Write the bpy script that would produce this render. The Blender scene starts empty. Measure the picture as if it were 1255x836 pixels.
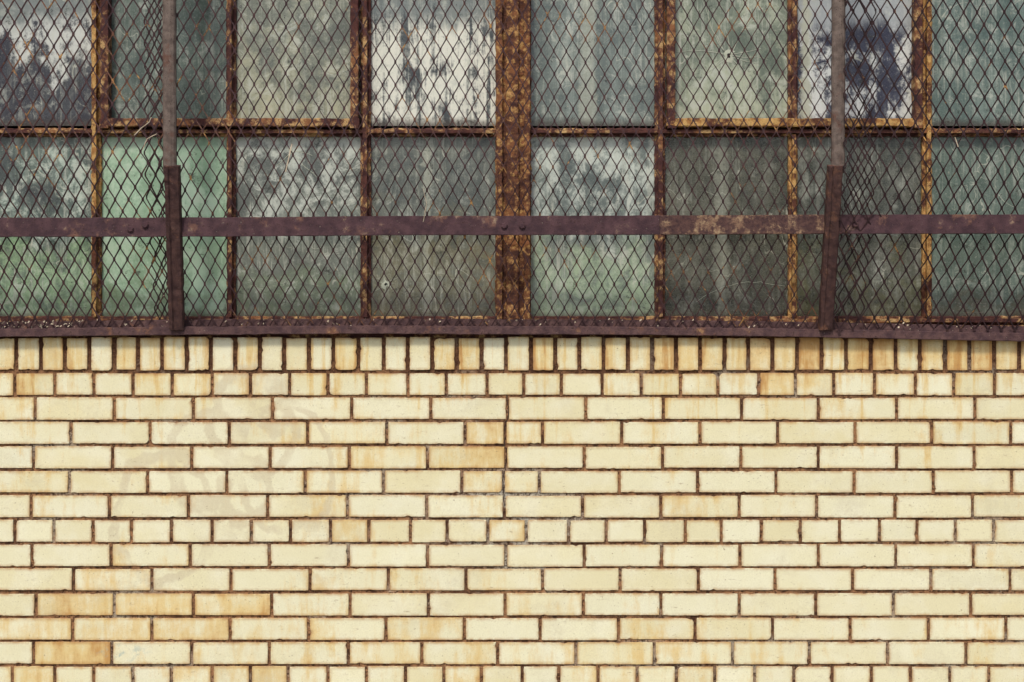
import bpy, math, random
from mathutils import Vector, noise as mn
R=random.Random(7)
S=0.0022; D=4.0; CZ=1.6
def P(px,py,y=0.0):
    k=S*(D+y)/D
    return Vector(((px-627.5)*k, y, CZ+(418-py)*k))
scene=bpy.context.scene
# ---------------------------------------------------------------- node helpers
class NT:
    def __init__(s,name):
        s.m=bpy.data.materials.new(name); s.m.use_nodes=True
        s.t=s.m.node_tree; s.n=s.t.nodes; s.l=s.t.links
        s.b=s.n['Principled BSDF']
        s.co=s.n.new('ShaderNodeTexCoord').outputs['Object']
    def set(s,sock,v):
        if hasattr(v,'is_output'): s.l.new(v,sock)
        elif isinstance(v,(tuple,list)) and len(v)==3 and sock.type=='RGBA': sock.default_value=(*v,1)
        else: sock.default_value=v
    def mapping(s,scale,loc=(0,0,0),vec=None):
        n=s.n.new('ShaderNodeMapping'); s.l.new(vec or s.co,n.inputs['Vector'])
        n.inputs['Scale'].default_value=scale; n.inputs['Location'].default_value=loc
        return n.outputs[0]
    def noise(s,scale,detail=6,rough=.6,vec=None,dist=0):
        n=s.n.new('ShaderNodeTexNoise'); s.l.new(vec or s.co,n.inputs['Vector'])
        n.inputs['Scale'].default_value=scale; n.inputs['Detail'].default_value=detail
        n.inputs['Roughness'].default_value=rough; n.inputs['Distortion'].default_value=dist
        return n.outputs['Fac']
    def mr(s,v,a,b,c=0,d=1,smooth=True):
        n=s.n.new('ShaderNodeMapRange'); n.interpolation_type='SMOOTHSTEP' if smooth else 'LINEAR'
        s.set(n.inputs[0],v)
        if a>b: a,b,c,d=b,a,d,c
        n.inputs[1].default_value=a;n.inputs[2].default_value=b;n.inputs[3].default_value=c;n.inputs[4].default_value=d
        return n.outputs[0]
    def ma(s,op,a,b=0.0,c=None):
        n=s.n.new('ShaderNodeMath'); n.operation=op; s.set(n.inputs[0],a); s.set(n.inputs[1],b)
        if c is not None: s.set(n.inputs[2],c)
        return n.outputs[0]
    def mix(s,f,a,b,mode='MIX'):
        n=s.n.new('ShaderNodeMix'); n.data_type='RGBA'; n.blend_type=mode
        s.set(n.inputs[0],f); s.set(n.inputs[6],a); s.set(n.inputs[7],b); return n.outputs[2]
    def sep(s,v=None):
        n=s.n.new('ShaderNodeSeparateXYZ'); s.l.new(v or s.co,n.inputs[0]); return n.outputs
    def bump(s,h,st,dist=.002,nrm=None):
        n=s.n.new('ShaderNodeBump'); n.inputs['Strength'].default_value=st; n.inputs['Distance'].default_value=dist
        s.l.new(h,n.inputs['Height'])
        if nrm: s.l.new(nrm,n.inputs['Normal'])
        return n.outputs[0]
    def out(s,col,rough=.8,nrm=None,spec=.3):
        s.set(s.b.inputs['Base Color'],col); s.set(s.b.inputs['Roughness'],rough)
        s.b.inputs['Specular IOR Level'].default_value=spec
        if nrm: s.l.new(nrm,s.b.inputs['Normal'])
        return s.m

def steel(name,dark,mid,bright,th=.5,yel=(.55,.30,.09),yth=.6,scale=14,off=(0,0,0),blk=.4):
    t=NT(name); v=t.mapping((1,1,1),off)
    n1=t.noise(scale,9,.72,v); n2=t.noise(scale*3.5,6,.7,v); n3=t.noise(scale*14,4,.7,v)
    c=t.mix(t.mr(n2,.35,.65),dark,mid)
    c=t.mix(t.mr(n1,th-.05,th+.06),c,bright)
    y=t.ma('MULTIPLY',t.mr(n2,yth-.07,yth+.03),t.mr(n1,th-.08,th+.02))
    c=t.mix(y,c,yel)
    c=t.mix(t.mr(n3,.56,.66,0,.85),c,(.03,.014,.012))
    c=t.mix(t.mr(n3,.34,.28,0,blk),c,(.6,.5,.38))
    h=t.ma('ADD',n1,t.ma('MULTIPLY',n3,.5))
    return t.out(c,.75,t.bump(h,.9,.004),.25)

m_mesh=steel('mesh_steel',(.036,.017,.021),(.075,.036,.038),(.17,.075,.04),.60,scale=9,blk=.3)
m_mesh2=steel('mesh_steel_dark',(.020,.010,.012),(.045,.02,.022),(.12,.045,.03),.64,scale=9,blk=.2)
m_flat=steel('flat_bar_paint',(.042,.020,.026),(.085,.042,.048),(.17,.085,.06),.60,(.34,.24,.16),.62,scale=10)
m_flatR=steel('flat_bar_rusted',(.045,.022,.024),(.11,.055,.045),(.20,.115,.075),.54,(.32,.22,.13),.57,scale=24)
m_sill=steel('sill_angle_paint',(.055,.028,.032),(.115,.062,.058),(.16,.075,.048),.62,(.34,.19,.09),.66,scale=12)
m_postT=steel('post_grey_paint',(.085,.062,.052),(.17,.13,.11),(.11,.055,.04),.58,(.24,.19,.14),.7,scale=14)
m_postB=steel('post_maroon_paint',(.042,.020,.020),(.085,.042,.036),(.14,.065,.042),.58,(.28,.2,.14),.66,scale=16)
m_sash=steel('sash_rusty_paint',(.075,.026,.022),(.17,.065,.032),(.40,.19,.06),.49,(.62,.38,.14),.52,scale=15)
m_sashD=steel('sash_maroon_paint',(.055,.020,.020),(.12,.042,.032),(.27,.115,.05),.54,(.56,.36,.16),.55,scale=15,off=(3,1,2))
m_mull=steel('mullion_peeling_paint',(.065,.026,.021),(.15,.056,.028),(.25,.10,.04),.51,(.52,.30,.11),.56,scale=20,off=(1,4,2))

def brick_mat():
    t=NT('cream_glazed_brick')
    a=t.n.new('ShaderNodeAttribute'); a.attribute_name='bc'
    sc=t.n.new('ShaderNodeSeparateColor'); t.l.new(a.outputs['Color'],sc.inputs[0])
    rnd,st,edge=sc.outputs
    b=t.n.new('ShaderNodeAttribute'); b.attribute_name='bo'
    off=b.outputs['Vector']
    ad=t.n.new('ShaderNodeVectorMath'); ad.operation='ADD'; t.l.new(t.co,ad.inputs[0]); t.l.new(off,ad.inputs[1])
    v=ad.outputs[0]
    c=t.mix(t.mr(rnd,0,1,0,1,False),(.76,.735,.52),(.71,.65,.40))
    c=t.mix(t.mr(t.noise(9,5,.6,v),.4,.7,0,.6),c,(.79,.775,.60))
    vs=t.mapping((1,1,.20),(0,0,0),v)
    run=t.noise(34,7,.65,vs); blot=t.noise(14,6,.66,v)
    big=t.noise(1.6,5,.6)
    wv=t.noise(5,7,.7,t.mapping((1,1,.55),(2,0,5)))
    x,_,zz=t.sep()
    top=t.mr(zz,1.40,1.60,0,1); botm=t.mr(zz,1.05,.72,0,1)
    drip=t.noise(1,6,.65,t.mapping((30,1,1.6),(4,0,1)))
    dm=t.ma('MULTIPLY',t.mr(drip,.50,.68),t.mr(zz,1.10,1.58,.25,1))
    amt=t.ma('ADD',t.ma('MULTIPLY',st,.5),t.ma('ADD',t.ma('ADD',t.ma('MULTIPLY',top,.10),t.ma('MULTIPLY',botm,.06)),t.mr(big,.42,.70,-.03,.14)))
    amt=t.ma('ADD',amt,t.ma('ADD',t.mr(wv,.5,.75,0,.17),t.ma('MULTIPLY',dm,.21)))
    amt=t.ma('ADD',amt,t.ma('MULTIPLY',edge,.07))
    m=t.ma('ADD',t.ma('ADD',t.ma('MULTIPLY',run,.55),t.ma('MULTIPLY',blot,.45)),amt)
    c=t.mix(t.mr(m,.58,.80,0,.70),c,(.66,.45,.145))
    c=t.mix(t.mr(m,.76,.96,0,.85),c,(.47,.23,.05))
    c=t.mix(t.mr(m,.93,1.10,0,.7),c,(.26,.10,.03))
    wob=t.noise(5,4,.6)
    acc=None
    for cx,cy,r,w in ((310,520,48,8),(345,570,60,6),(255,560,42,9),(300,600,30,7),(200,640,60,7),(330,490,26,6)):
        p=P(cx,cy)
        dx=t.ma('SUBTRACT',x,p.x); dz=t.ma('MULTIPLY',t.ma('SUBTRACT',zz,p.z),.75)
        d=t.ma('SQRT',t.ma('ADD',t.ma('MULTIPLY',dx,dx),t.ma('MULTIPLY',dz,dz)))
        d=t.ma('ADD',d,t.ma('MULTIPLY',t.ma('SUBTRACT',wob,.5),.13))
        q=t.mr(t.ma('ABSOLUTE',t.ma('SUBTRACT',d,r*S)),w*S,w*S*.5,0,1)
        acc=q if acc is None else t.ma('MAXIMUM',acc,q)
    acc=t.ma('MULTIPLY',acc,t.mr(t.noise(9,5,.7),.34,.56,.1,.62))
    c=t.mix(acc,c,(.57,.50,.34))
    p=P(150,800); dx=t.ma('MULTIPLY',t.ma('SUBTRACT',x,p.x),.35); dz=t.ma('SUBTRACT',zz,p.z)
    d=t.ma('SQRT',t.ma('ADD',t.ma('MULTIPLY',dx,dx),t.ma('MULTIPLY',dz,dz)))
    c=t.mix(t.ma('MULTIPLY',t.mr(d,.035,.008),t.mr(t.noise(45,5,.7),.5,.65,0,.6)),c,(.28,.40,.38))
    eg=t.ma('MULTIPLY',t.ma('POWER',edge,1.5),t.mr(t.noise(22,7,.78),.36,.58))
    c=t.mix(t.ma('MULTIPLY',eg,.85),c,(.40,.20,.07))
    sp=t.noise(210,3,.7); c=t.mix(t.mr(sp,.65,.71,0,.8),c,(.14,.08,.045))
    sp2=t.noise(60,6,.8); c=t.mix(t.mr(sp2,.63,.69,0,.8),c,(.20,.11,.055))
    sc1=t.noise(70,5,.8,t.mapping((.35,1,1.6),(7,3,1),v)); c=t.mix(t.mr(sc1,.62,.70,0,.65),c,(.30,.20,.11))
    sm=t.noise(5,8,.75,t.mapping((1,1,1),(7,3,1))); c=t.mix(t.mr(sm,.50,.74,0,.45),c,(.50,.44,.30))
    gr=t.noise(320,2,.6); c=t.mix(t.mr(gr,.3,.7,0,.20,False),c,(.33,.26,.15))
    h=t.ma('ADD',t.noise(20,4,.6,v),t.ma('MULTIPLY',sp,.2))
    return t.out(c,t.mr(blot,.3,.7,.36,.62),t.bump(h,.4,.003),.35)
m_brick=brick_mat()
def mortar_mat():
    t=NT('rust_stained_mortar')
    n=t.noise(3.5,7,.7); f=t.noise(110,6,.75); g=t.noise(9,7,.75)
    c=t.mix(t.mr(g,.38,.60),(.13,.066,.038),(.36,.19,.095))
    c=t.mix(t.mr(n,.52,.62,0,.8),c,(.42,.36,.27))
    x,_,z=t.sep()
    d=t.ma('ADD',t.ma('POWER',t.ma('SUBTRACT',x,0.0),2.0),t.ma('POWER',t.ma('MULTIPLY',t.ma('SUBTRACT',z,P(0,640).z),1.6),2.0))
    c=t.mix(t.ma('MULTIPLY',t.mr(d,.09,.01),t.mr(g,.42,.56,0,.85)),c,(.45,.44,.37))
    c=t.mix(t.mr(f,.46,.60,0,.9),c,(.05,.024,.016))
    c=t.mix(t.mr(z,1.48,1.56,0,.65),c,(.06,.026,.016))
    return t.out(c,.95,t.bump(t.ma('ADD',f,g),1,.006),.1)
m_mortar=mortar_mat()

def glass_mat(name,dark,mid,light,z0,z1,k=0,th=.55,soft=.06,sx=20,sz=4,seed=0,low=None,lowh=.3,top=None,op=1,amt=1,fine=.55,smear=.68,pale=None,iso=.2):
    t=NT(name); v=t.mapping((1,1,1),(seed*3.7,seed*1.3,seed*2.1))
    X,_,Z=t.sep()
    tt=t.mr(Z,z0,z1,0,1,False)
    st=t.noise(1,7,.68,t.mapping((sx,1,sz),(seed*3.7,0,seed*2.1)),.5)
    st2=t.noise(1,6,.7,t.mapping((75,1,6),(seed*1.7,0,seed*4.1)),.2)
    bl=t.noise(7,6,.65,v,.8); sp=t.noise(110,4,.75,v); md=t.noise(30,7,.78,v,.3); m2=t.noise(16,8,.75,v,1.2)
    c=t.mix(t.mr(bl,.36,.64),dark,mid)
    L=t.ma('ADD',t.ma('ADD',t.ma('MULTIPLY',st,.60-iso),t.ma('MULTIPLY',bl,.22)),t.ma('ADD',t.ma('MULTIPLY',md,.18),t.ma('MULTIPLY',m2,iso)))
    L=t.ma('ADD',L,t.ma('MULTIPLY',t.ma('SUBTRACT',tt,.5),k))
    lm=t.mr(L,th-soft,th+soft,0,amt)
    c=t.mix(t.mr(st,.46,.66,0,fine),c,tuple(min(1,q*1.5+.05) for q in mid))
    c=t.mix(lm,c,light)
    if low:
        q=t.ma('ADD',tt,t.ma('MULTIPLY',t.ma('SUBTRACT',bl,.5),1.1))
        q=t.ma('MULTIPLY',t.mr(q,lowh+.12,lowh-.1),t.mr(m2,.35,.6,.15,.95)); c=t.mix(q,c,low)
    if top:
        q=t.ma('ADD',tt,t.ma('MULTIPLY',t.ma('SUBTRACT',st,.5),.35))
        c=t.mix(t.mr(q,top[1]-.05,top[1]+.05,0,.93),c,top[0])
    if pale:
        cx=P(pale[0],0,GY).x; q=t.ma('ADD',t.ma('ABSOLUTE',t.ma('SUBTRACT',X,cx)),t.ma('MULTIPLY',t.ma('SUBTRACT',m2,.5),.08))
        c=t.mix(t.mr(q,pale[1]*S,pale[1]*S*.4,0,pale[2]),c,(.50,.52,.42))
    w1=t.ma('MULTIPLY',t.mr(st2,.48,.66),t.mr(bl,.40,.60)); 
    c=t.mix(t.ma('MULTIPLY',w1,smear),c,(.54,.56,.48))
    w2=t.ma('MULTIPLY',t.mr(m2,.51,.61),t.mr(st,.42,.58)); c=t.mix(t.ma('MULTIPLY',w2,smear),c,(.52,.55,.48))
    rd=t.ma('ABSOLUTE',t.ma('SUBTRACT',t.noise(5,3,.5,t.mapping((1.3,1,.7),(seed*2.2,0,seed*.7)),1.0),.5))
    c=t.mix(t.ma('MULTIPLY',t.mr(rd,.004,.001),t.mr(bl,.46,.58,0,.65)),c,(.60,.61,.50))
    c=t.mix(t.mr(sp,.60,.70,0,.6),c,(.48,.47,.38))
    c=t.mix(t.mr(md,.42,.33,0,.75),c,(.025,.026,.022))
    c=t.mix(t.mr(t.ma('ADD',tt,t.ma('MULTIPLY',md,.06)),.085,.03,0,.8),c,(.05,.035,.025))
    t.out(c,t.mr(t.ma('MAXIMUM',lm,t.mr(sp,.4,.7)),0,1,.12,.5),t.bump(t.ma('ADD',bl,t.ma('MULTIPLY',sp,.1)),.15,.004),.5)
    if op<1: t.set(t.b.inputs['Alpha'],t.mr(t.ma('MAXIMUM',lm,t.mr(md,.35,.65,0,.7)),0,1,op,1))
    return t.m
# ---------------------------------------------------------------- mesh helpers
class MB:
    def __init__(s): s.v=[];s.f=[];s.c=[];s.o=[]
    def obj(s,name,mat,parent=None,smooth=False):
        me=bpy.data.meshes.new(name); me.from_pydata([tuple(q) for q in s.v],[],s.f); 
        if s.c:
            a=me.color_attributes.new('bc','FLOAT_COLOR','POINT')
            a.data.foreach_set('color',[x for q in s.c for x in (*q,1)])
            a=me.attributes.new('bo','FLOAT_VECTOR','POINT')
            a.data.foreach_set('vector',[x for q in s.o for x in q])
        me.materials.append(mat); me.update()
        if smooth: me.polygons.foreach_set('use_smooth',[True]*len(me.polygons))
        o=bpy.data.objects.new(name,me); scene.collection.objects.link(o)
        if parent: o.parent=parent
        return o
    def box(s,x0,x1,y0,y1,z0,z1):
        b=len(s.v)
        s.v+=[(x,y,z) for z in (z0,z1) for y in (y0,y1) for x in (x0,x1)]
        s.f+=[tuple(b+i for i in q) for q in ((0,2,3,1),(4,5,7,6),(0,1,5,4),(2,6,7,3),(0,4,6,2),(1,3,7,5))]
    def sweep(s,A,B,prof,seg=.02,jit=.0004,wave=None):
        A=Vector(A);B=Vector(B);d=(B-A);L=d.length;d.normalize()
        yv=Vector((0,1,0)); u=d.cross(yv).normalized(); w=u.cross(d).normalized()
        if w.y<0: w=-w
        n=max(1,int(L/seg)); m=len(prof); b0=len(s.v)
        for i in range(n+1):
            c=A+d*(L*i/n)
            if wave: c=c+wave(c)
            for (a,e) in prof:
                s.v.append(c+u*(a+R.gauss(0,jit))+w*(e+R.gauss(0,jit)))
        for i in range(n):
            for j in range(m):
                a=b0+i*m+j; b=b0+i*m+(j+1)%m
                s.f.append((a,b,b+m,a+m))
        s.f.append(tuple(b0+j for j in range(m))); s.f.append(tuple(b0+n*m+j for j in reversed(range(m))))
def rect(w,y0,y1,bv=.001):
    h=w/2
    return [(-h,y1),(-h,y0+bv),(-h+bv,y0),(h-bv,y0),(h,y0+bv),(h,y1)]
def empty(name):
    o=bpy.data.objects.new(name,None); scene.collection.objects.link(o); return o
# ---------------------------------------------------------------- BRICK WALL
wall=empty('brick_wall')
XL,XR=-1400,2650
WL,WR=-751,2009
ZSILL=P(0,412).z; WTOP=-322
joints={
0:[18,67,115,163,211,260,307,355,402,449,500,547,597,642,688,738,786,834,880,930,975,1022,1072,1122,1169,1219],
1:[43,140,237,334,431,528,622,718,813,909,1003,1099,1195],
2:[-9,87,184,281,377,474,570,619,665,762,858,953,1048,1142,1239],
3:[41,138,235,331,428,524,620,716,812,908,1003,1099,1194],
4:[-11,85,181,278,374,470,566,617,661,759,855,951,1047,1144,1240],
5:[38,134,231,328,426,523,618,714,810,906,1001,1097,1192],
6:[18,66,114,161,210,260,308,356,405,452,503,548,598,645,697,743,790,840,884,933,981,1029,1078,1124,1171,1218],
7:[39,136,233,330,427,524,620,716,811,907,1003,1098,1193],
8:[-7,90,186,283,380,476,571,665,760,856,950,1045,1141,1238],
9:[44,140,237,333,429,525,619,715,810,906,1000,1095,1190],
10:[-7,89,186,282,378,473,569,662,758,852,947,1042,1138,1233],
11:[41,137,235,330,427,517,610,706,802,898,992,1088,1184],
12:[15,67,115,163,210,260,307,353,402,449,497,544,590,640,685,733,781,829,876,925,973,1020,1068,1116,1164,1212]}
def get_joints(k):
    if k in joints: J=list(joints[k])
    elif k%6==0: J=[18+48*i+R.uniform(-1.5,1.5) for i in range(26)]
    else: J=[(42 if k%2 else -7)+96*i+R.uniform(-1.5,1.5) for i in range(13)]
    p=48 if k%6==0 else 96
    while J[0]>XL: J.insert(0,J[0]-p+R.uniform(-1.5,1.5))
    while J[-1]<XR: J.append(J[-1]+p+R.uniform(-1.5,1.5))
    return J
stains=[(3,525,619,.46),(2,571,618,.40),(2,619,664,.2),(2,285,300,.2),(9,45,236,.32),(10,90,281,.28),(10,-7,89,.28),(8,380,570,.15),(10,474,568,.25),
(11,41,60,.35),(0,211,307,.2),(0,40,66,.15),(4,566,616,.3),(1,140,236,.12),(5,330,425,.1),(7,136,232,.2),(8,90,185,.24),(9,286,330,.26),
(6,598,645,.36),(6,405,450,.2),(8,571,664,.2),(9,619,714,.2),(1,1003,1098,.24),(1,909,1002,.1),(3,1003,1098,.15),(5,810,905,.15),(12,210,350,.2),(12,40,66,.3),(0,930,1071,.18),
(2,1142,1238,.22),(3,1099,1190,.1),(7,1193,1289,.2),(6,840,884,.2)]
B=MB()
def brick(x0,x1,z0,z1,stain=0,face=0,rot=None,chip=.03):
    cx=(x0+x1)/2;cz=(z0+z1)/2;w=x1-x0;h=z1-z0
    nx=max(4,int(w/.009)); nz=max(4,int(h/.009))
    pts=[]
    for i in range(nx): pts.append((x0+w*i/nx,z0))
    for i in range(nz): pts.append((x1,z0+h*i/nz))
    for i in range(nx): pts.append((x1-w*i/nx,z1))
    for i in range(nz): pts.append((x0,z1-h*i/nz))
    q=[]
    for i,(x,z) in enumerate(pts):
        j=abs(R.gauss(0,.0003))
        if R.random()<chip: j+=R.uniform(.0006,.0034)
        corner=(x in(x0,x1)) and (z in (z0,z1))
        if corner: j+=.0006
        x+= (cx-x)/max(abs(cx-x),1e-6)*j*(1 if abs(abs(x-cx)-w/2)<1e-6 else 0)
        z+= (cz-z)/max(abs(cz-z),1e-6)*j*(1 if abs(abs(z-cz)-h/2)<1e-6 else 0)
        q.append((x,z))
    b=len(B.v); m=len(q); fy=face+R.gauss(0,.0006); tx=R.gauss(0,.005); tz=R.gauss(0,.012)
    rv=R.random(); off=(R.uniform(-20,20),R.uniform(-20,20),R.uniform(-20,20))
    for ins,y,e in ((0,.03,1),(0,.0010,1),(.0009,0,.9),(.010,0,0)):
        sx=1-2*ins/w; sz=1-2*ins/h
        for (x,z) in q:
            xx=cx+(x-cx)*sx; z2=cz+(z-cz)*sz
            B.v.append((xx,fy+y+(x-cx)*tx+(z-cz)*tz,z2)); B.c.append((rv,stain,e)); B.o.append(off)
    for r in range(3):
        for j in range(m):
            a=b+r*m+j; c=b+r*m+(j+1)%m
            B.f.append((a,c,c+m,a+m))
    B.f.append(tuple(b+3*m+j for j in range(m)))
def course(k,xa=XL,xb=XR):
    J=get_joints(k); top=457.4+30*k+R.uniform(-.3,.3); bot=top+26.8
    for a,b in zip(J[:-1],J[1:]):
        a2=max(a,xa); b2=min(b,xb)
        if b2-a2<12: continue
        st=0
        for (r,s0,s1,sv) in stains:
            if r==k and min(b,s1)-max(a,s0)>.4*min(b-a,s1-s0): st=max(st,sv)
        if R.random()<.18: st+=R.uniform(.03,.18)
        p0=P(a2+1.75,bot+R.uniform(-.6,.6)); p1=P(b2-1.75,top+R.uniform(-.6,.5))
        if p0.z<0.01: p0.z=0.01
        if p1.z-p0.z<.02: continue
        brick(p0.x,p1.x,p0.z,p1.z,st)
for k in range(0,23): course(k)
x=-751-8
while x<2010:
    pit=29.9+R.uniform(-.9,.9)
    st=R.choice([0,0,.05,.12,.2,.26])
    if 930<x<1230: st=R.choice([.1,.2,.3,.4])
    p0=P(x+2.5+R.uniform(-.4,.6),454+R.uniform(-.8,.5)); p1=P(x+pit-2.0,413.5+R.uniform(-1,1))
    brick(p0.x,p1.x,p0.z,p1.z,st,face=R.gauss(0,.0012),chip=.12); x+=pit
for k in range(-38,0):
    t=457.5+30*k; 
    if t+27<WTOP: course(k)
    else:
        course(k,XL,WL-2); course(k,WR+2,XR)
B.obj('bricks',m_brick,wall)
C=MB()
x0=P(XL,0).x;x1=P(XR,0).x;wl=P(WL,0).x;wr=P(WR,0).x;zt=P(0,WTOP).z;ztop=P(0,457.5-38*30).z
C.box(x0,x1,.0040,.30,0,P(0,413).z-.002)
C.box(x0,wl,.0040,.30,P(0,413).z-.002,zt); C.box(wr,x1,.0040,.30,P(0,413).z-.002,zt)
C.box(x0,x1,.0040,.30,zt,ztop+.02)
C.obj('mortar',m_mortar,wall)
t=NT('limestone_coping'); m_stone=t.out(t.mix(t.noise(12,6,.7),(.32,.29,.23),(.22,.19,.15)),.9,t.bump(t.noise(60,5,.7),.4,.003))
C=MB(); C.box(x0-.04,x1+.04,-.05,.34,ztop+.02,ztop+.12); C.obj('coping',m_stone,wall)
t=NT('crack_dark'); m_crack=t.out((.05,.032,.024),1)
C=MB()
for seg in ([(621,484),(622,490),(623,501),(622,515),(619,518)],[(619,518),(618,530),(619,546)],[(619,546),(614,547.5),(620,549),(621,560),(619,576)],[(618,577),(616,590),(617,606)],[(617,606),(618,620)]):
    for (a,b) in zip(seg[:-1],seg[1:]):
        n=3
        for i in range(n):
            qa=(a[0]+(b[0]-a[0])*i/n+R.uniform(-.8,.8),a[1]+(b[1]-a[1])*i/n); qb=(a[0]+(b[0]-a[0])*(i+1)/n+R.uniform(-.8,.8),a[1]+(b[1]-a[1])*(i+1)/n)
            A=P(*qa,.0025);E=P(*qb,.0025); C.sweep(A,E,rect(.0012+R.random()*.0014,0,.003,.0002),.02,.0003)
C.obj('crack',m_crack,wall)
# ---------------------------------------------------------------- WINDOW
win=empty('factory_window')
GY=.055
bars=MB(); barsD=MB(); mull=MB(); vent=MB()
def vbar(mb,px,pya,pyb,wpx,y0=.022,nib=True):
    A=P(px,pya,.04);Bq=P(px,pyb,.04); w=wpx*S
    A=Vector((A.x,0,A.z));Bq=Vector((Bq.x,0,Bq.z))
    mb.sweep(A,Bq,rect(w,.040,GY+.012,.003),.009,.0008)
    if nib: mb.sweep(A,Bq,rect(w*.42,y0,.041,.001),.012,.0004)
def hbar(mb,pxa,pxb,py,wpx,y0=.024,nib=True):
    A=P(pxa,py,.04);Bq=P(pxb,py,.04)
    A=Vector((A.x,.0008,A.z));Bq=Vector((Bq.x,.0008,Bq.z)); w=wpx*S
    mb.sweep(A,Bq,rect(w,.040,GY+.011,.003),.009,.0008)
    if nib: mb.sweep(A,Bq,rect(w*.42,y0,.041,.001),.012,.0004)
panes=[]
for u in range(-2,2):
    xo=629+u*690 ; left=xo+22; right=xo+690-22
    c0=left; cols=[(left,left+152),(left+165,left+315),(left+328,left+479),(left+492,right)]
    if u==-1: cols=[(-39,111),(124,277),(289,441),(455,607)]
    if u==0: cols=[(651,802),(816,966),(978,1130),(1143,1297)]
    for i in range(3):
        bx=(cols[i][1]+cols[i+1][0])/2; w=cols[i+1][0]-cols[i][1]
        mb=bars if (u,i) in ((-1,0),(0,1),(0,2)) else barsD
        if i==1:
            vbar(mb,bx,389,166,w-1); vbar(vent,bx,150,-76,w,y0=.018); vbar(mb,bx,-84,-308,w-1)
        else: vbar(mb,bx,389,-308,w-1)
    hbar(barsD,cols[0][0]-2,cols[3][1]+2,162,10)
    hbar(barsD,cols[0][0]-2,cols[3][1]+2,-81,9)
    hbar(barsD,cols[0][0]-2,cols[3][1]+2,393,11); hbar(barsD,cols[0][0]-2,cols[3][1]+2,-312,12)
    vl=cols[1][0]+5; vr=cols[2][1]-5
    for (a,b) in (((vl+1,158),(vl+1,-80)),((vr-1,158),(vr-1,-80)),((vl-5,151),(vr+5,151)),((vl-5,-74),(vr+5,-74))):
        A=P(*a,.03);E=P(*b,.03); A.y=0;E.y=0
        if a[1]==b[1]: A.y=E.y=.001
        (bars if (u==0 and a[1]==151) else vent).sweep(A,E,rect(10*S,.012,.045,.002),.012,.0006)
    for i,(a,b) in enumerate(cols):
        panes.append((u,i,0,a-2,b+2,390,160))
        panes.append((u,i,1,a-2,b+2,154,-78)); panes.append((u,i,2,a-2,b+2,-76,-310))
for n in range(-2,3):
    px=629+690*n
    A=P(px,398,.03);E=P(px,-318,.03);A.y=0;E.y=0
    mull.sweep(A,E,rect(44*S,.018,.09,.003),.009,.0009)
    mull.sweep(A+Vector((-17*S,0,0)),E+Vector((-17*S,0,0)),rect(7*S,.002,.019,.001),.009,.0007)
    mull.sweep(A+Vector((17*S,0,0)),E+Vector((17*S,0,0)),rect(7*S,.002,.019,.001),.009,.0007)
    mull.sweep(A+Vector((-1*S,0,0)),E+Vector((-1*S,0,0)),rect(15*S,.006,.019,.002),.009,.0009)
bars.obj('muntins_rusty',m_sash,win); barsD.obj('muntins_maroon',m_sashD,win); vent.obj('vent_frame',m_sashD,win); mull.obj('mullions',m_mull,win)
f=MB(); f.box(wl,wr,.012,.16,P(0,412).z-.004,P(0,398.5).z); f.box(wl,wr,.02,.12,P(0,-318).z,zt); f.obj('subframe',m_sashD,win)
teal=(.065,.086,.080); slate=(.055,.068,.070); tealm=(.135,.165,.148)
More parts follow.
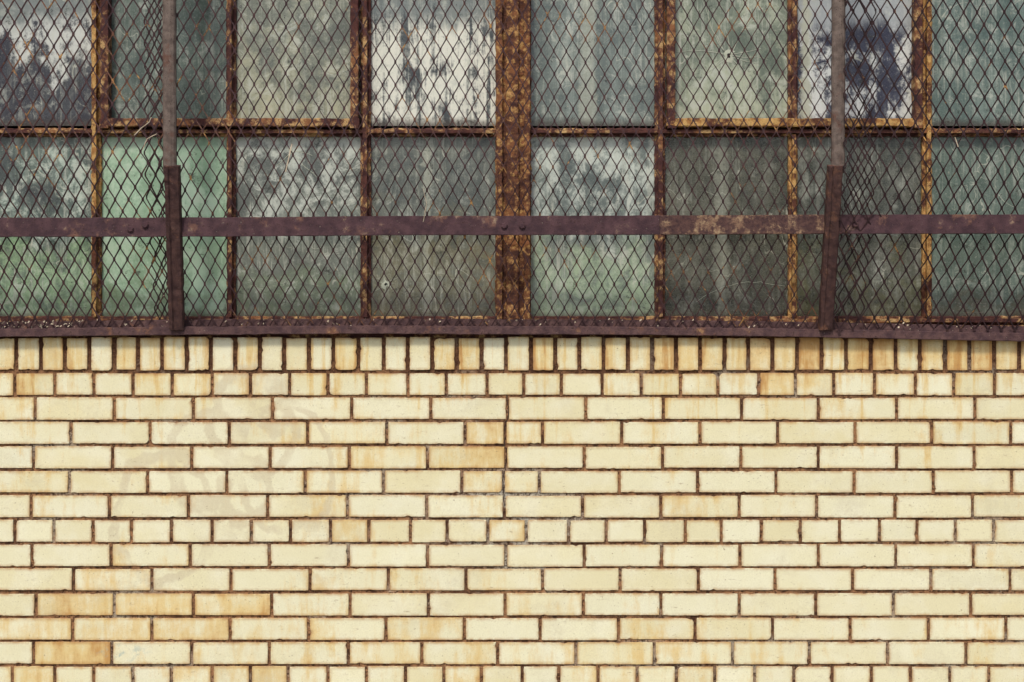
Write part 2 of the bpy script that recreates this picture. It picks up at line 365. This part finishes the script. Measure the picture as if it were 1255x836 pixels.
def pm(u,i,r,z0,z1,nm,sd):
    kw=dict(dark=teal,mid=tealm,light=(.34,.40,.33),th=.57,seed=sd)
    key=(u,i,r)
    if key==(-1,0,0): kw=dict(dark=slate,mid=(.12,.165,.14),light=(.50,.60,.51),th=.545,soft=.04,sx=18,sz=9,seed=sd,low=(.30,.46,.26),lowh=.38,iso=.3)
    if key==(-1,1,0): kw=dict(dark=(.24,.37,.25),mid=(.33,.50,.34),light=(.46,.62,.46),th=.52,soft=.05,sx=10,sz=4,seed=sd,low=(.20,.28,.16),lowh=.12,smear=.25)
    if key==(-1,2,0): kw=dict(dark=(.11,.125,.115),mid=(.18,.205,.175),light=(.58,.62,.55),k=.20,th=.565,soft=.05,sx=15,sz=8,seed=sd,low=(.18,.23,.15),lowh=.2,smear=.75,iso=.35)
    if key==(-1,3,0): kw=dict(dark=(.08,.095,.09),mid=(.15,.165,.14),light=(.34,.36,.29),th=.59,seed=sd,low=(.19,.18,.115),lowh=.42,pale=(524,5,.5),smear=.5)
    if key==(0,0,0): kw=dict(dark=(.10,.125,.12),mid=(.19,.225,.205),light=(.62,.68,.61),k=.12,th=.55,soft=.05,sx=16,sz=6,seed=sd,low=(.42,.54,.36),lowh=.36,smear=.75,iso=.3)
    if key==(0,1,0): kw=dict(dark=(.065,.068,.055),mid=(.12,.12,.09),light=(.22,.21,.15),th=.60,sx=10,sz=1.5,seed=sd,op=.7,smear=.25,pale=(884,11,.35))
    if key==(0,2,0): kw=dict(dark=(.07,.08,.07),mid=(.14,.145,.12),light=(.28,.29,.24),th=.60,seed=sd,low=(.18,.18,.10),lowh=.25,op=.75,smear=.35)
    if key==(0,3,0): kw=dict(dark=(.085,.12,.10),mid=(.13,.175,.145),light=(.25,.31,.25),th=.64,seed=sd,low=(.12,.11,.08),lowh=.1,smear=.4)
    if key==(-1,0,1): kw=dict(dark=(.025,.025,.038),mid=(.055,.06,.07),light=(.62,.64,.60),k=.3,th=.48,soft=.03,sx=13,sz=4,seed=sd,top=((.17,.20,.195),.55),fine=.1,smear=.4)
    if key==(-1,1,1): kw=dict(dark=(.08,.11,.095),mid=(.13,.17,.14),light=(.26,.30,.24),th=.62,seed=sd,op=.8,smear=.5)
    if key==(-1,2,1): kw=dict(dark=(.13,.145,.12),mid=(.21,.23,.18),light=(.46,.45,.30),k=-.14,th=.56,soft=.09,sx=8,sz=5,seed=sd)
    if key==(-1,3,1): kw=dict(dark=(.05,.06,.065),mid=(.13,.145,.14),light=(.78,.78,.68),th=.487,soft=.035,sx=30,sz=3,seed=sd,top=((.17,.20,.195),.56),fine=.2,smear=.6,iso=.12)
    if key==(0,0,1): kw=dict(dark=(.12,.15,.14),mid=(.20,.24,.215),light=(.42,.45,.39),k=.1,th=.56,sx=14,sz=2,seed=sd,pale=(720,13,.5))
    if key==(0,1,1): kw=dict(dark=(.11,.14,.105),mid=(.19,.225,.17),light=(.44,.48,.35),k=-.1,th=.55,soft=.08,sx=9,sz=6,seed=sd,smear=.75)
    if key==(0,2,1): kw=dict(dark=(.03,.03,.055),mid=(.06,.065,.10),light=(.72,.74,.72),th=.515,soft=.03,sx=11,sz=3,seed=sd,top=((.44,.47,.48),.52),fine=.1,smear=.3,pale=(988,7,.9))
    if key==(0,3,1): kw=dict(dark=(.095,.14,.125),mid=(.15,.20,.175),light=(.34,.39,.33),th=.59,sx=16,sz=1.8,seed=sd)
    return glass_mat(nm,z0=z0,z1=z1,**kw)
for n,(u,i,r,a,b,pb,pt) in enumerate(panes):
    p0=P(a,pb,.05);p1=P(b,pt,.05)
    q=MB(); q.box(p0.x,p1.x,GY,GY+.004,p0.z,p1.z)
    q.obj('pane_%02d'%n,pm(u,i,r,p0.z,p1.z,'dirty_glass_%02d'%n,n+1),win)
t=NT('fractured_glass'); m_frac=t.out(t.mix(t.noise(60,4,.7),(.66,.68,.55),(.34,.37,.29)),.4)
t=NT('hole_dark'); m_hole=t.out((.02,.02,.018),1)
fr=MB(); ho=MB()
def hole(px,py,r,rays,rl,w=.0009):
    c=P(px,py,GY-.002); c.y=GY-.0012
    n=11; ro=[r*S*R.uniform(.5,1.3) for _ in range(n)]
    b=len(ho.v); ho.v+=[(c.x+ro[i]*.34*math.cos(i*6.283/n),c.y-.0012,c.z+ro[i]*.34*math.sin(i*6.283/n)) for i in range(n)]; ho.f.append(tuple(range(b,b+n)))
    b=len(fr.v)
    for k,yy in ((1.0,0),(.34,-.0009)):
        fr.v+=[(c.x+ro[i]*k*math.cos(i*6.283/n),c.y+yy,c.z+ro[i]*k*math.sin(i*6.283/n)) for i in range(n)]
    for i in range(n): fr.f.append((b+i,b+(i+1)%n,b+n+(i+1)%n,b+n+i))
    for k in range(rays):
        a=6.283*k/rays+R.uniform(-.3,.3); L=rl*R.uniform(.5,1.3)*S; p=Vector(c); st=max(2,int(L/.012))
        for s_ in range(st):
            a+=R.uniform(-.22,.22); q=p+Vector((math.cos(a),0,math.sin(a)))*(L/st)
            fr.sweep(p,q,rect(w*(1-.6*s_/st),0,.0008,.0001),.05,0); p=q
hole(893,68,8,13,60,.0019); hole(473,348,6,7,18,.0014); hole(357,186,4,5,40,.0018)
for (cx,cy,r,a0,a1) in ((930,470,125,1.15,2.2),):
    p=None
    for s_ in range(18):
        a=a0+(a1-a0)*s_/17; q=P(cx+r*math.cos(a),cy-r*math.sin(a)+R.uniform(-1,1)); q.y=GY-.001
        if p is not None and 822<cx+r*math.cos(a)<962: fr.sweep(p,q,rect(.0008,0,.0006,.0001),.05,0)
        p=q
fr.obj('glass_fractures',m_frac,win); ho.obj('glass_holes',m_hole,win)
# ---------------------------------------------------------------- GUARD
guard=empty('window_guard')
ZB=P(0,205,-.15).z; ZS=P(0,402,-.02).z
def gy(z):
    if z>=ZB: return -.15
    return -.022+(-.15+.022)*max(0,(z-ZS)/(ZB-ZS))
def nz(x,z,s): return mn.noise(Vector((x*s,z*s,s)))
def panel(name,pxa,pxb,mat,t=.0030,w=15.6,h=28.5,yo=.009,shift=0,curl=None,pytop=-330,amp=.005,pybot=404):
    M=MB(); xa=P(pxa,0,-.12).x; xb=P(pxb,0,-.12).x; cw=w*S*.965/2; rh=h*S*.965/2
    zb=P(0,pybot,-.02).z; zt_=P(0,pytop,-.15).z; bond=.0075
    nl=int((xb-xa)/cw); nr=int((zt_-zb)/rh); dep=.0022
    def warp(x,z):
        X=x+amp*nz(x,z,1.7)+.0024*nz(x,z,9); Z=z+amp*nz(x+9,z,1.9)+.0022*nz(x+5,z,9)
        Y=gy(z)+yo+.007*nz(x,z+4,3)+.004*nz(x,z,8)
        if curl: 
            dX,dY=curl(x,z); X+=dX; Y+=dY
        return X,Y,Z
    for i in range(nl):
        b=len(M.v); c=0
        for j in range(nr+1):
            col=i if (i+j+shift)%2==0 else i+1
            x=xa+col*cw; sg=(.5 if col==i else -.5)*t*.8
            zc=zb+j*rh
            for zz in (zc-bond/2,zc+bond/2):
                X,Y,Z=warp(x,zz); X+=sg
                tt=t*R.uniform(.80,1.15)/2
                M.v+=[(X-tt,Y-dep/2,Z),(X+tt,Y-dep/2*.3,Z),(X+tt,Y+dep,Z),(X-tt,Y+dep*.6,Z)]; c+=1
        for k in range(c-1):
            for e in range(4):
                a=b+k*4+e; d=b+k*4+(e+1)%4
                M.f.append((a,d,d+4,a+4))
    return M.obj(name,mat,guard)
panel('mesh_panel_centre',197,1040,m_mesh)
xr=P(1035,0,-.12).x
def curlR(x,z):
    u=(x-xr); f_=max(0,1-u/.20); return (-.012*f_*f_, -.030*f_*f_ )
panel('mesh_panel_right',1034,2040,m_mesh2,t=.0038,w=17,h=30,yo=.012,curl=curlR,shift=1)
xl=P(205,0,-.12).x
def curlL(x,z):
    u=(xl-x); f_=max(0,1-u/.11); return (0.0,.02*f_)
panel('mesh_panel_left',-780,205,m_mesh,t=.0034,w=16.4,h=29,yo=.011,curl=curlL)
panel('mesh_flap_left',178,206,m_mesh2,t=.0034,w=13,h=27,yo=.024,pytop=-330)
panel('mesh_flap_right',1038,1075,m_mesh2,t=.0034,w=14,h=28,yo=.030,shift=1)
fb=MB(); fbR=MB()
def fbar(mb,a,b,pya,pyb,o=0):
    A=P(a,pya,-.105+o);E=P(b,pyb,-.105+o)
    def wv(c): return Vector((0,.002*nz(c.x,1,3),.0022*nz(c.x,2,2)))
    mb.sweep(A,E,rect(23.5*S*.97,-.003,.003,.001),.02,.0004,wv)
fbar(fb,-780,200,279,278.5); fbar(fb,196,808,278,275.8,-.0008); fbar(fbR,808.2,1016,275.8,275,-.0008); fbar(fb,1014,2040,275,274,.0008)
def bolt(mb,px,py,y,r=5):
    c=P(px,py,y); n=6; b=len(mb.v)
    for yy,k in ((0,1),(-.004,1),(-.006,.7)):
        mb.v+=[(c.x+r*S*k*math.cos(i*6.283/n+.3),c.y+yy,c.z+r*S*k*math.sin(i*6.283/n+.3)) for i in range(n)]
    for q in range(2):
        for i in range(n): mb.f.append((b+q*n+i,b+q*n+(i+1)%n,b+(q+1)*n+(i+1)%n,b+(q+1)*n+i))
    mb.f.append(tuple(b+2*n+i for i in range(n)))
for px,py in ((160,281),(178,276),(618,277),(640,277),(1048,275),(1300,275),(-300,279)): bolt(fb,px,py,-.109,4)
fb.obj('flat_bar',m_flat,guard); fbR.obj('flat_bar_rusted_part',m_flatR,guard)
pt=MB(); pb=MB()
def post(xt,xm,xb,xm2):
    w=16*S*.963; h=w/2
    prof=[(-h,.006),(-h,-.004),(-h*.75,-.009),(-h*.3,-.012),(h*.3,-.012),(h*.75,-.009),(h,-.004),(h,.006)]
    A=P(xm,212,-.153);E=P(xt,-330,-.153)
    pt.sweep(A,E,prof,.02,.0004)
    w=18*S*.97
    A=P(xb,403,-.030);E=P(xm2,203,-.163)
    h=w/2; prof=[(-h,.012),(-h,-.004),(-h+.003,-.008),(-h*.2,-.010),(h*.3,-.009),(h*.5,-.013),(h-.002,-.013),(h,-.010),(h,.012)]
    pb.sweep(A,E,prof,.012,.0006)
post(207,208,217,211); post(1029,1027,1012,1024); post(-600,-600,-590,-600); post(1850,1850,1840,1850)
pt.obj('post_upper',m_postT,guard); pb.obj('post_lower',m_postB,guard)
sa=MB()
def ybow(px):
    pts=[(-800,416),(0,408.5),(220,406),(430,404.5),(800,406),(1010,409),(1255,414),(2100,424)]
    for (a,b) in zip(pts[:-1],pts[1:]):
        if px<=b[0]: return a[1]+(b[1]-a[1])*(px-a[0])/(b[0]-a[0])
    return pts[-1][1]
def ribbon(mb,fn,prof,jit):
    m=len(prof); b0=len(mb.v)
    pxs=[-780+6*i for i in range(470)]
    for px in pxs:
        c=fn(px)
        for (a,e) in prof: mb.v.append((c.x,c.y+e+R.gauss(0,jit),c.z+a+R.gauss(0,jit)))
    for i in range(len(pxs)-1):
        for j in range(m):
            a=b0+i*m+j; b=b0+i*m+(j+1)%m; mb.f.append((a,b,b+m,a+m))
ribbon(sa,lambda px:P(px,ybow(px)-.5+.5*nz(px*.02,0,1),-.028),rect(10*S,0,.028,.0015),.0004)
ribbon(sa,lambda px:P(px,ybow(px)-9.5+.6*nz(px*.02,5,1),-.0085),rect(9*S,0,.006,.001),.0005)
sa.obj('sill_angle',m_sill,guard)
# ---------------------------------------------------------------- litter on sill, twigs
t=NT('dry_litter'); m_lit=t.out(t.mix(t.noise(80,3),(.62,.56,.44),(.32,.22,.14)),.9)
Lm=MB()
def chipf(c,s):
    b=len(Lm.v); n=5
    ax=Vector((R.gauss(0,1),R.gauss(0,1),R.gauss(0,1))).normalized(); ay=ax.orthogonal().normalized(); az=ax.cross(ay)
    Lm.v+=[c+ay*s*math.cos(i*1.2566)*R.uniform(.5,1.3)+az*s*.6*math.sin(i*1.2566)*R.uniform(.5,1.3) for i in range(n)]; Lm.f.append(tuple(range(b,b+n)))
for _ in range(260):
    px=R.choice([R.uniform(-10,110),R.uniform(-700,1900),R.uniform(0,1255)]); c=P(px,0); c.y=R.uniform(-.030,-.009); c.z=P(0,ybow(px)-6-R.random()*9,0).z; chipf(c,R.uniform(.0012,.0048))
for _ in range(90):
    px=R.uniform(0,1255);py=R.uniform(20,395); c=P(px,py,-.1); c.y=gy(c.z)+.004; chipf(c,R.uniform(.0008,.0024))
for (pts,w) in (([(168,168),(176,160),(186,152),(189,146)],.0022),([(178,186),(184,172),(196,166)],.0016),([(352,212),(356,196),(360,178)],.0030),([(516,282),(523,250),(519,232)],.0016),([(1166,170),(1170,182)],.002),([(425,398),(428,409)],.004)):
    for a,b in zip(pts[:-1],pts[1:]):
        A=P(*a,-.12);E=P(*b,-.12);A.y=gy(A.z)-.001;E.y=gy(E.z)-.001; Lm.sweep(A,E,rect(w,-.001,.001,.0003),.01,.0003)
Lm.obj('wind_blown_litter',m_lit)
# ---------------------------------------------------------------- interior seen through the dirty glass
room=empty('factory_room')
t=NT('room_plaster'); m_room=t.out(t.mix(t.noise(3,6,.7),(.16,.17,.15),(.07,.075,.07)),.9)
t=NT('pale_pipe'); m_pipe=t.out(t.mix(t.noise(14,6,.7),(.60,.56,.42),(.32,.29,.2)),.7)
q=MB(); q.box(wl-.5,wr+.5,3,3.1,0,ztop); q.box(wl-.6,wl-.5,.3,3.1,0,ztop); q.box(wr+.5,wr+.6,.3,3.1,0,ztop); q.box(wl-.6,wr+.6,.31,3.1,ztop,ztop+.1); q.box(wl-.6,wr+.6,.31,3.1,-.1,.002); q.obj('room_walls',m_room,room)
q=MB()
for px,w,y in ((886,22,.12),(60,30,.35),(1075,40,.4),(360,26,.5)):
    A=P(px,500,y);E=P(px,-330,y); r=w*S/2
    q.sweep(A,E,[(r*math.cos(i*.785),r*math.sin(i*.785)) for i in range(8)],.1,.0003)
q.obj('pipes',m_pipe,room)
# ---------------------------------------------------------------- ground
def sheet(name,x0,x1,y0,y1,z,mat):
    q=MB(); q.v=[(x0,y0,z),(x1,y0,z),(x1,y1,z),(x0,y1,z)]; q.f=[(0,1,2,3)]; return q.obj(name,mat)
t=NT('packed_earth'); sheet('ground',-600,600,-600,600,-.14,t.out(t.mix(t.noise(.4,8,.7),(.12,.10,.07),(.08,.09,.05)),1))
t=NT('asphalt'); sheet('road',-60,60,-11,-3-2.5,-.136,t.out(t.mix(t.noise(40,6,.7),(.045,.045,.046),(.07,.068,.065)),.95))
t=NT('concrete_pavement'); mp=t.out(t.mix(t.noise(8,8,.7),(.30,.28,.25),(.20,.19,.17)),.92,t.bump(t.noise(80,4,.7),.3,.003))
q=MB()
x=-30
while x<30: q.box(x+.004,x+1.196,-5.35,-.012,-.13,0); x+=1.2
q.box(-30,30,-5.5,-5.355,-.13,.002); q.obj('pavement',mp)
# ---------------------------------------------------------------- light, sky, camera
el=math.radians(50); az=math.radians(196)
w=bpy.data.worlds.new('World'); scene.world=w; w.use_nodes=True
sk=w.node_tree.nodes.new('ShaderNodeTexSky'); sk.sky_type='NISHITA'; sk.sun_disc=False
sk.sun_elevation=el; sk.sun_rotation=az; sk.dust_density=3; sk.air_density=1
bg=w.node_tree.nodes['Background']; bg.inputs[1].default_value=.15; w.node_tree.links.new(sk.outputs[0],bg.inputs[0])
sd=Vector((math.sin(az)*math.cos(el),math.cos(az)*math.cos(el),math.sin(el)))
l=bpy.data.lights.new('sun','SUN'); l.energy=2.5; l.angle=math.radians(9); l.color=(1,.95,.85)
lo=bpy.data.objects.new('sun',l); lo.rotation_euler=(-sd).to_track_quat('-Z','Y').to_euler(); scene.collection.objects.link(lo); lo.location=(0,-5,8)
cam=bpy.data.cameras.new('camera'); cam.sensor_width=36; cam.lens=36*D/(1255*S); cam.clip_end=2000
co=bpy.data.objects.new('camera',cam); co.location=(0,-D,CZ); co.rotation_euler=(math.pi/2,0,0); scene.collection.objects.link(co); scene.camera=co
scene.view_settings.view_transform='Standard'; scene.view_settings.look='None'; scene.view_settings.exposure=0
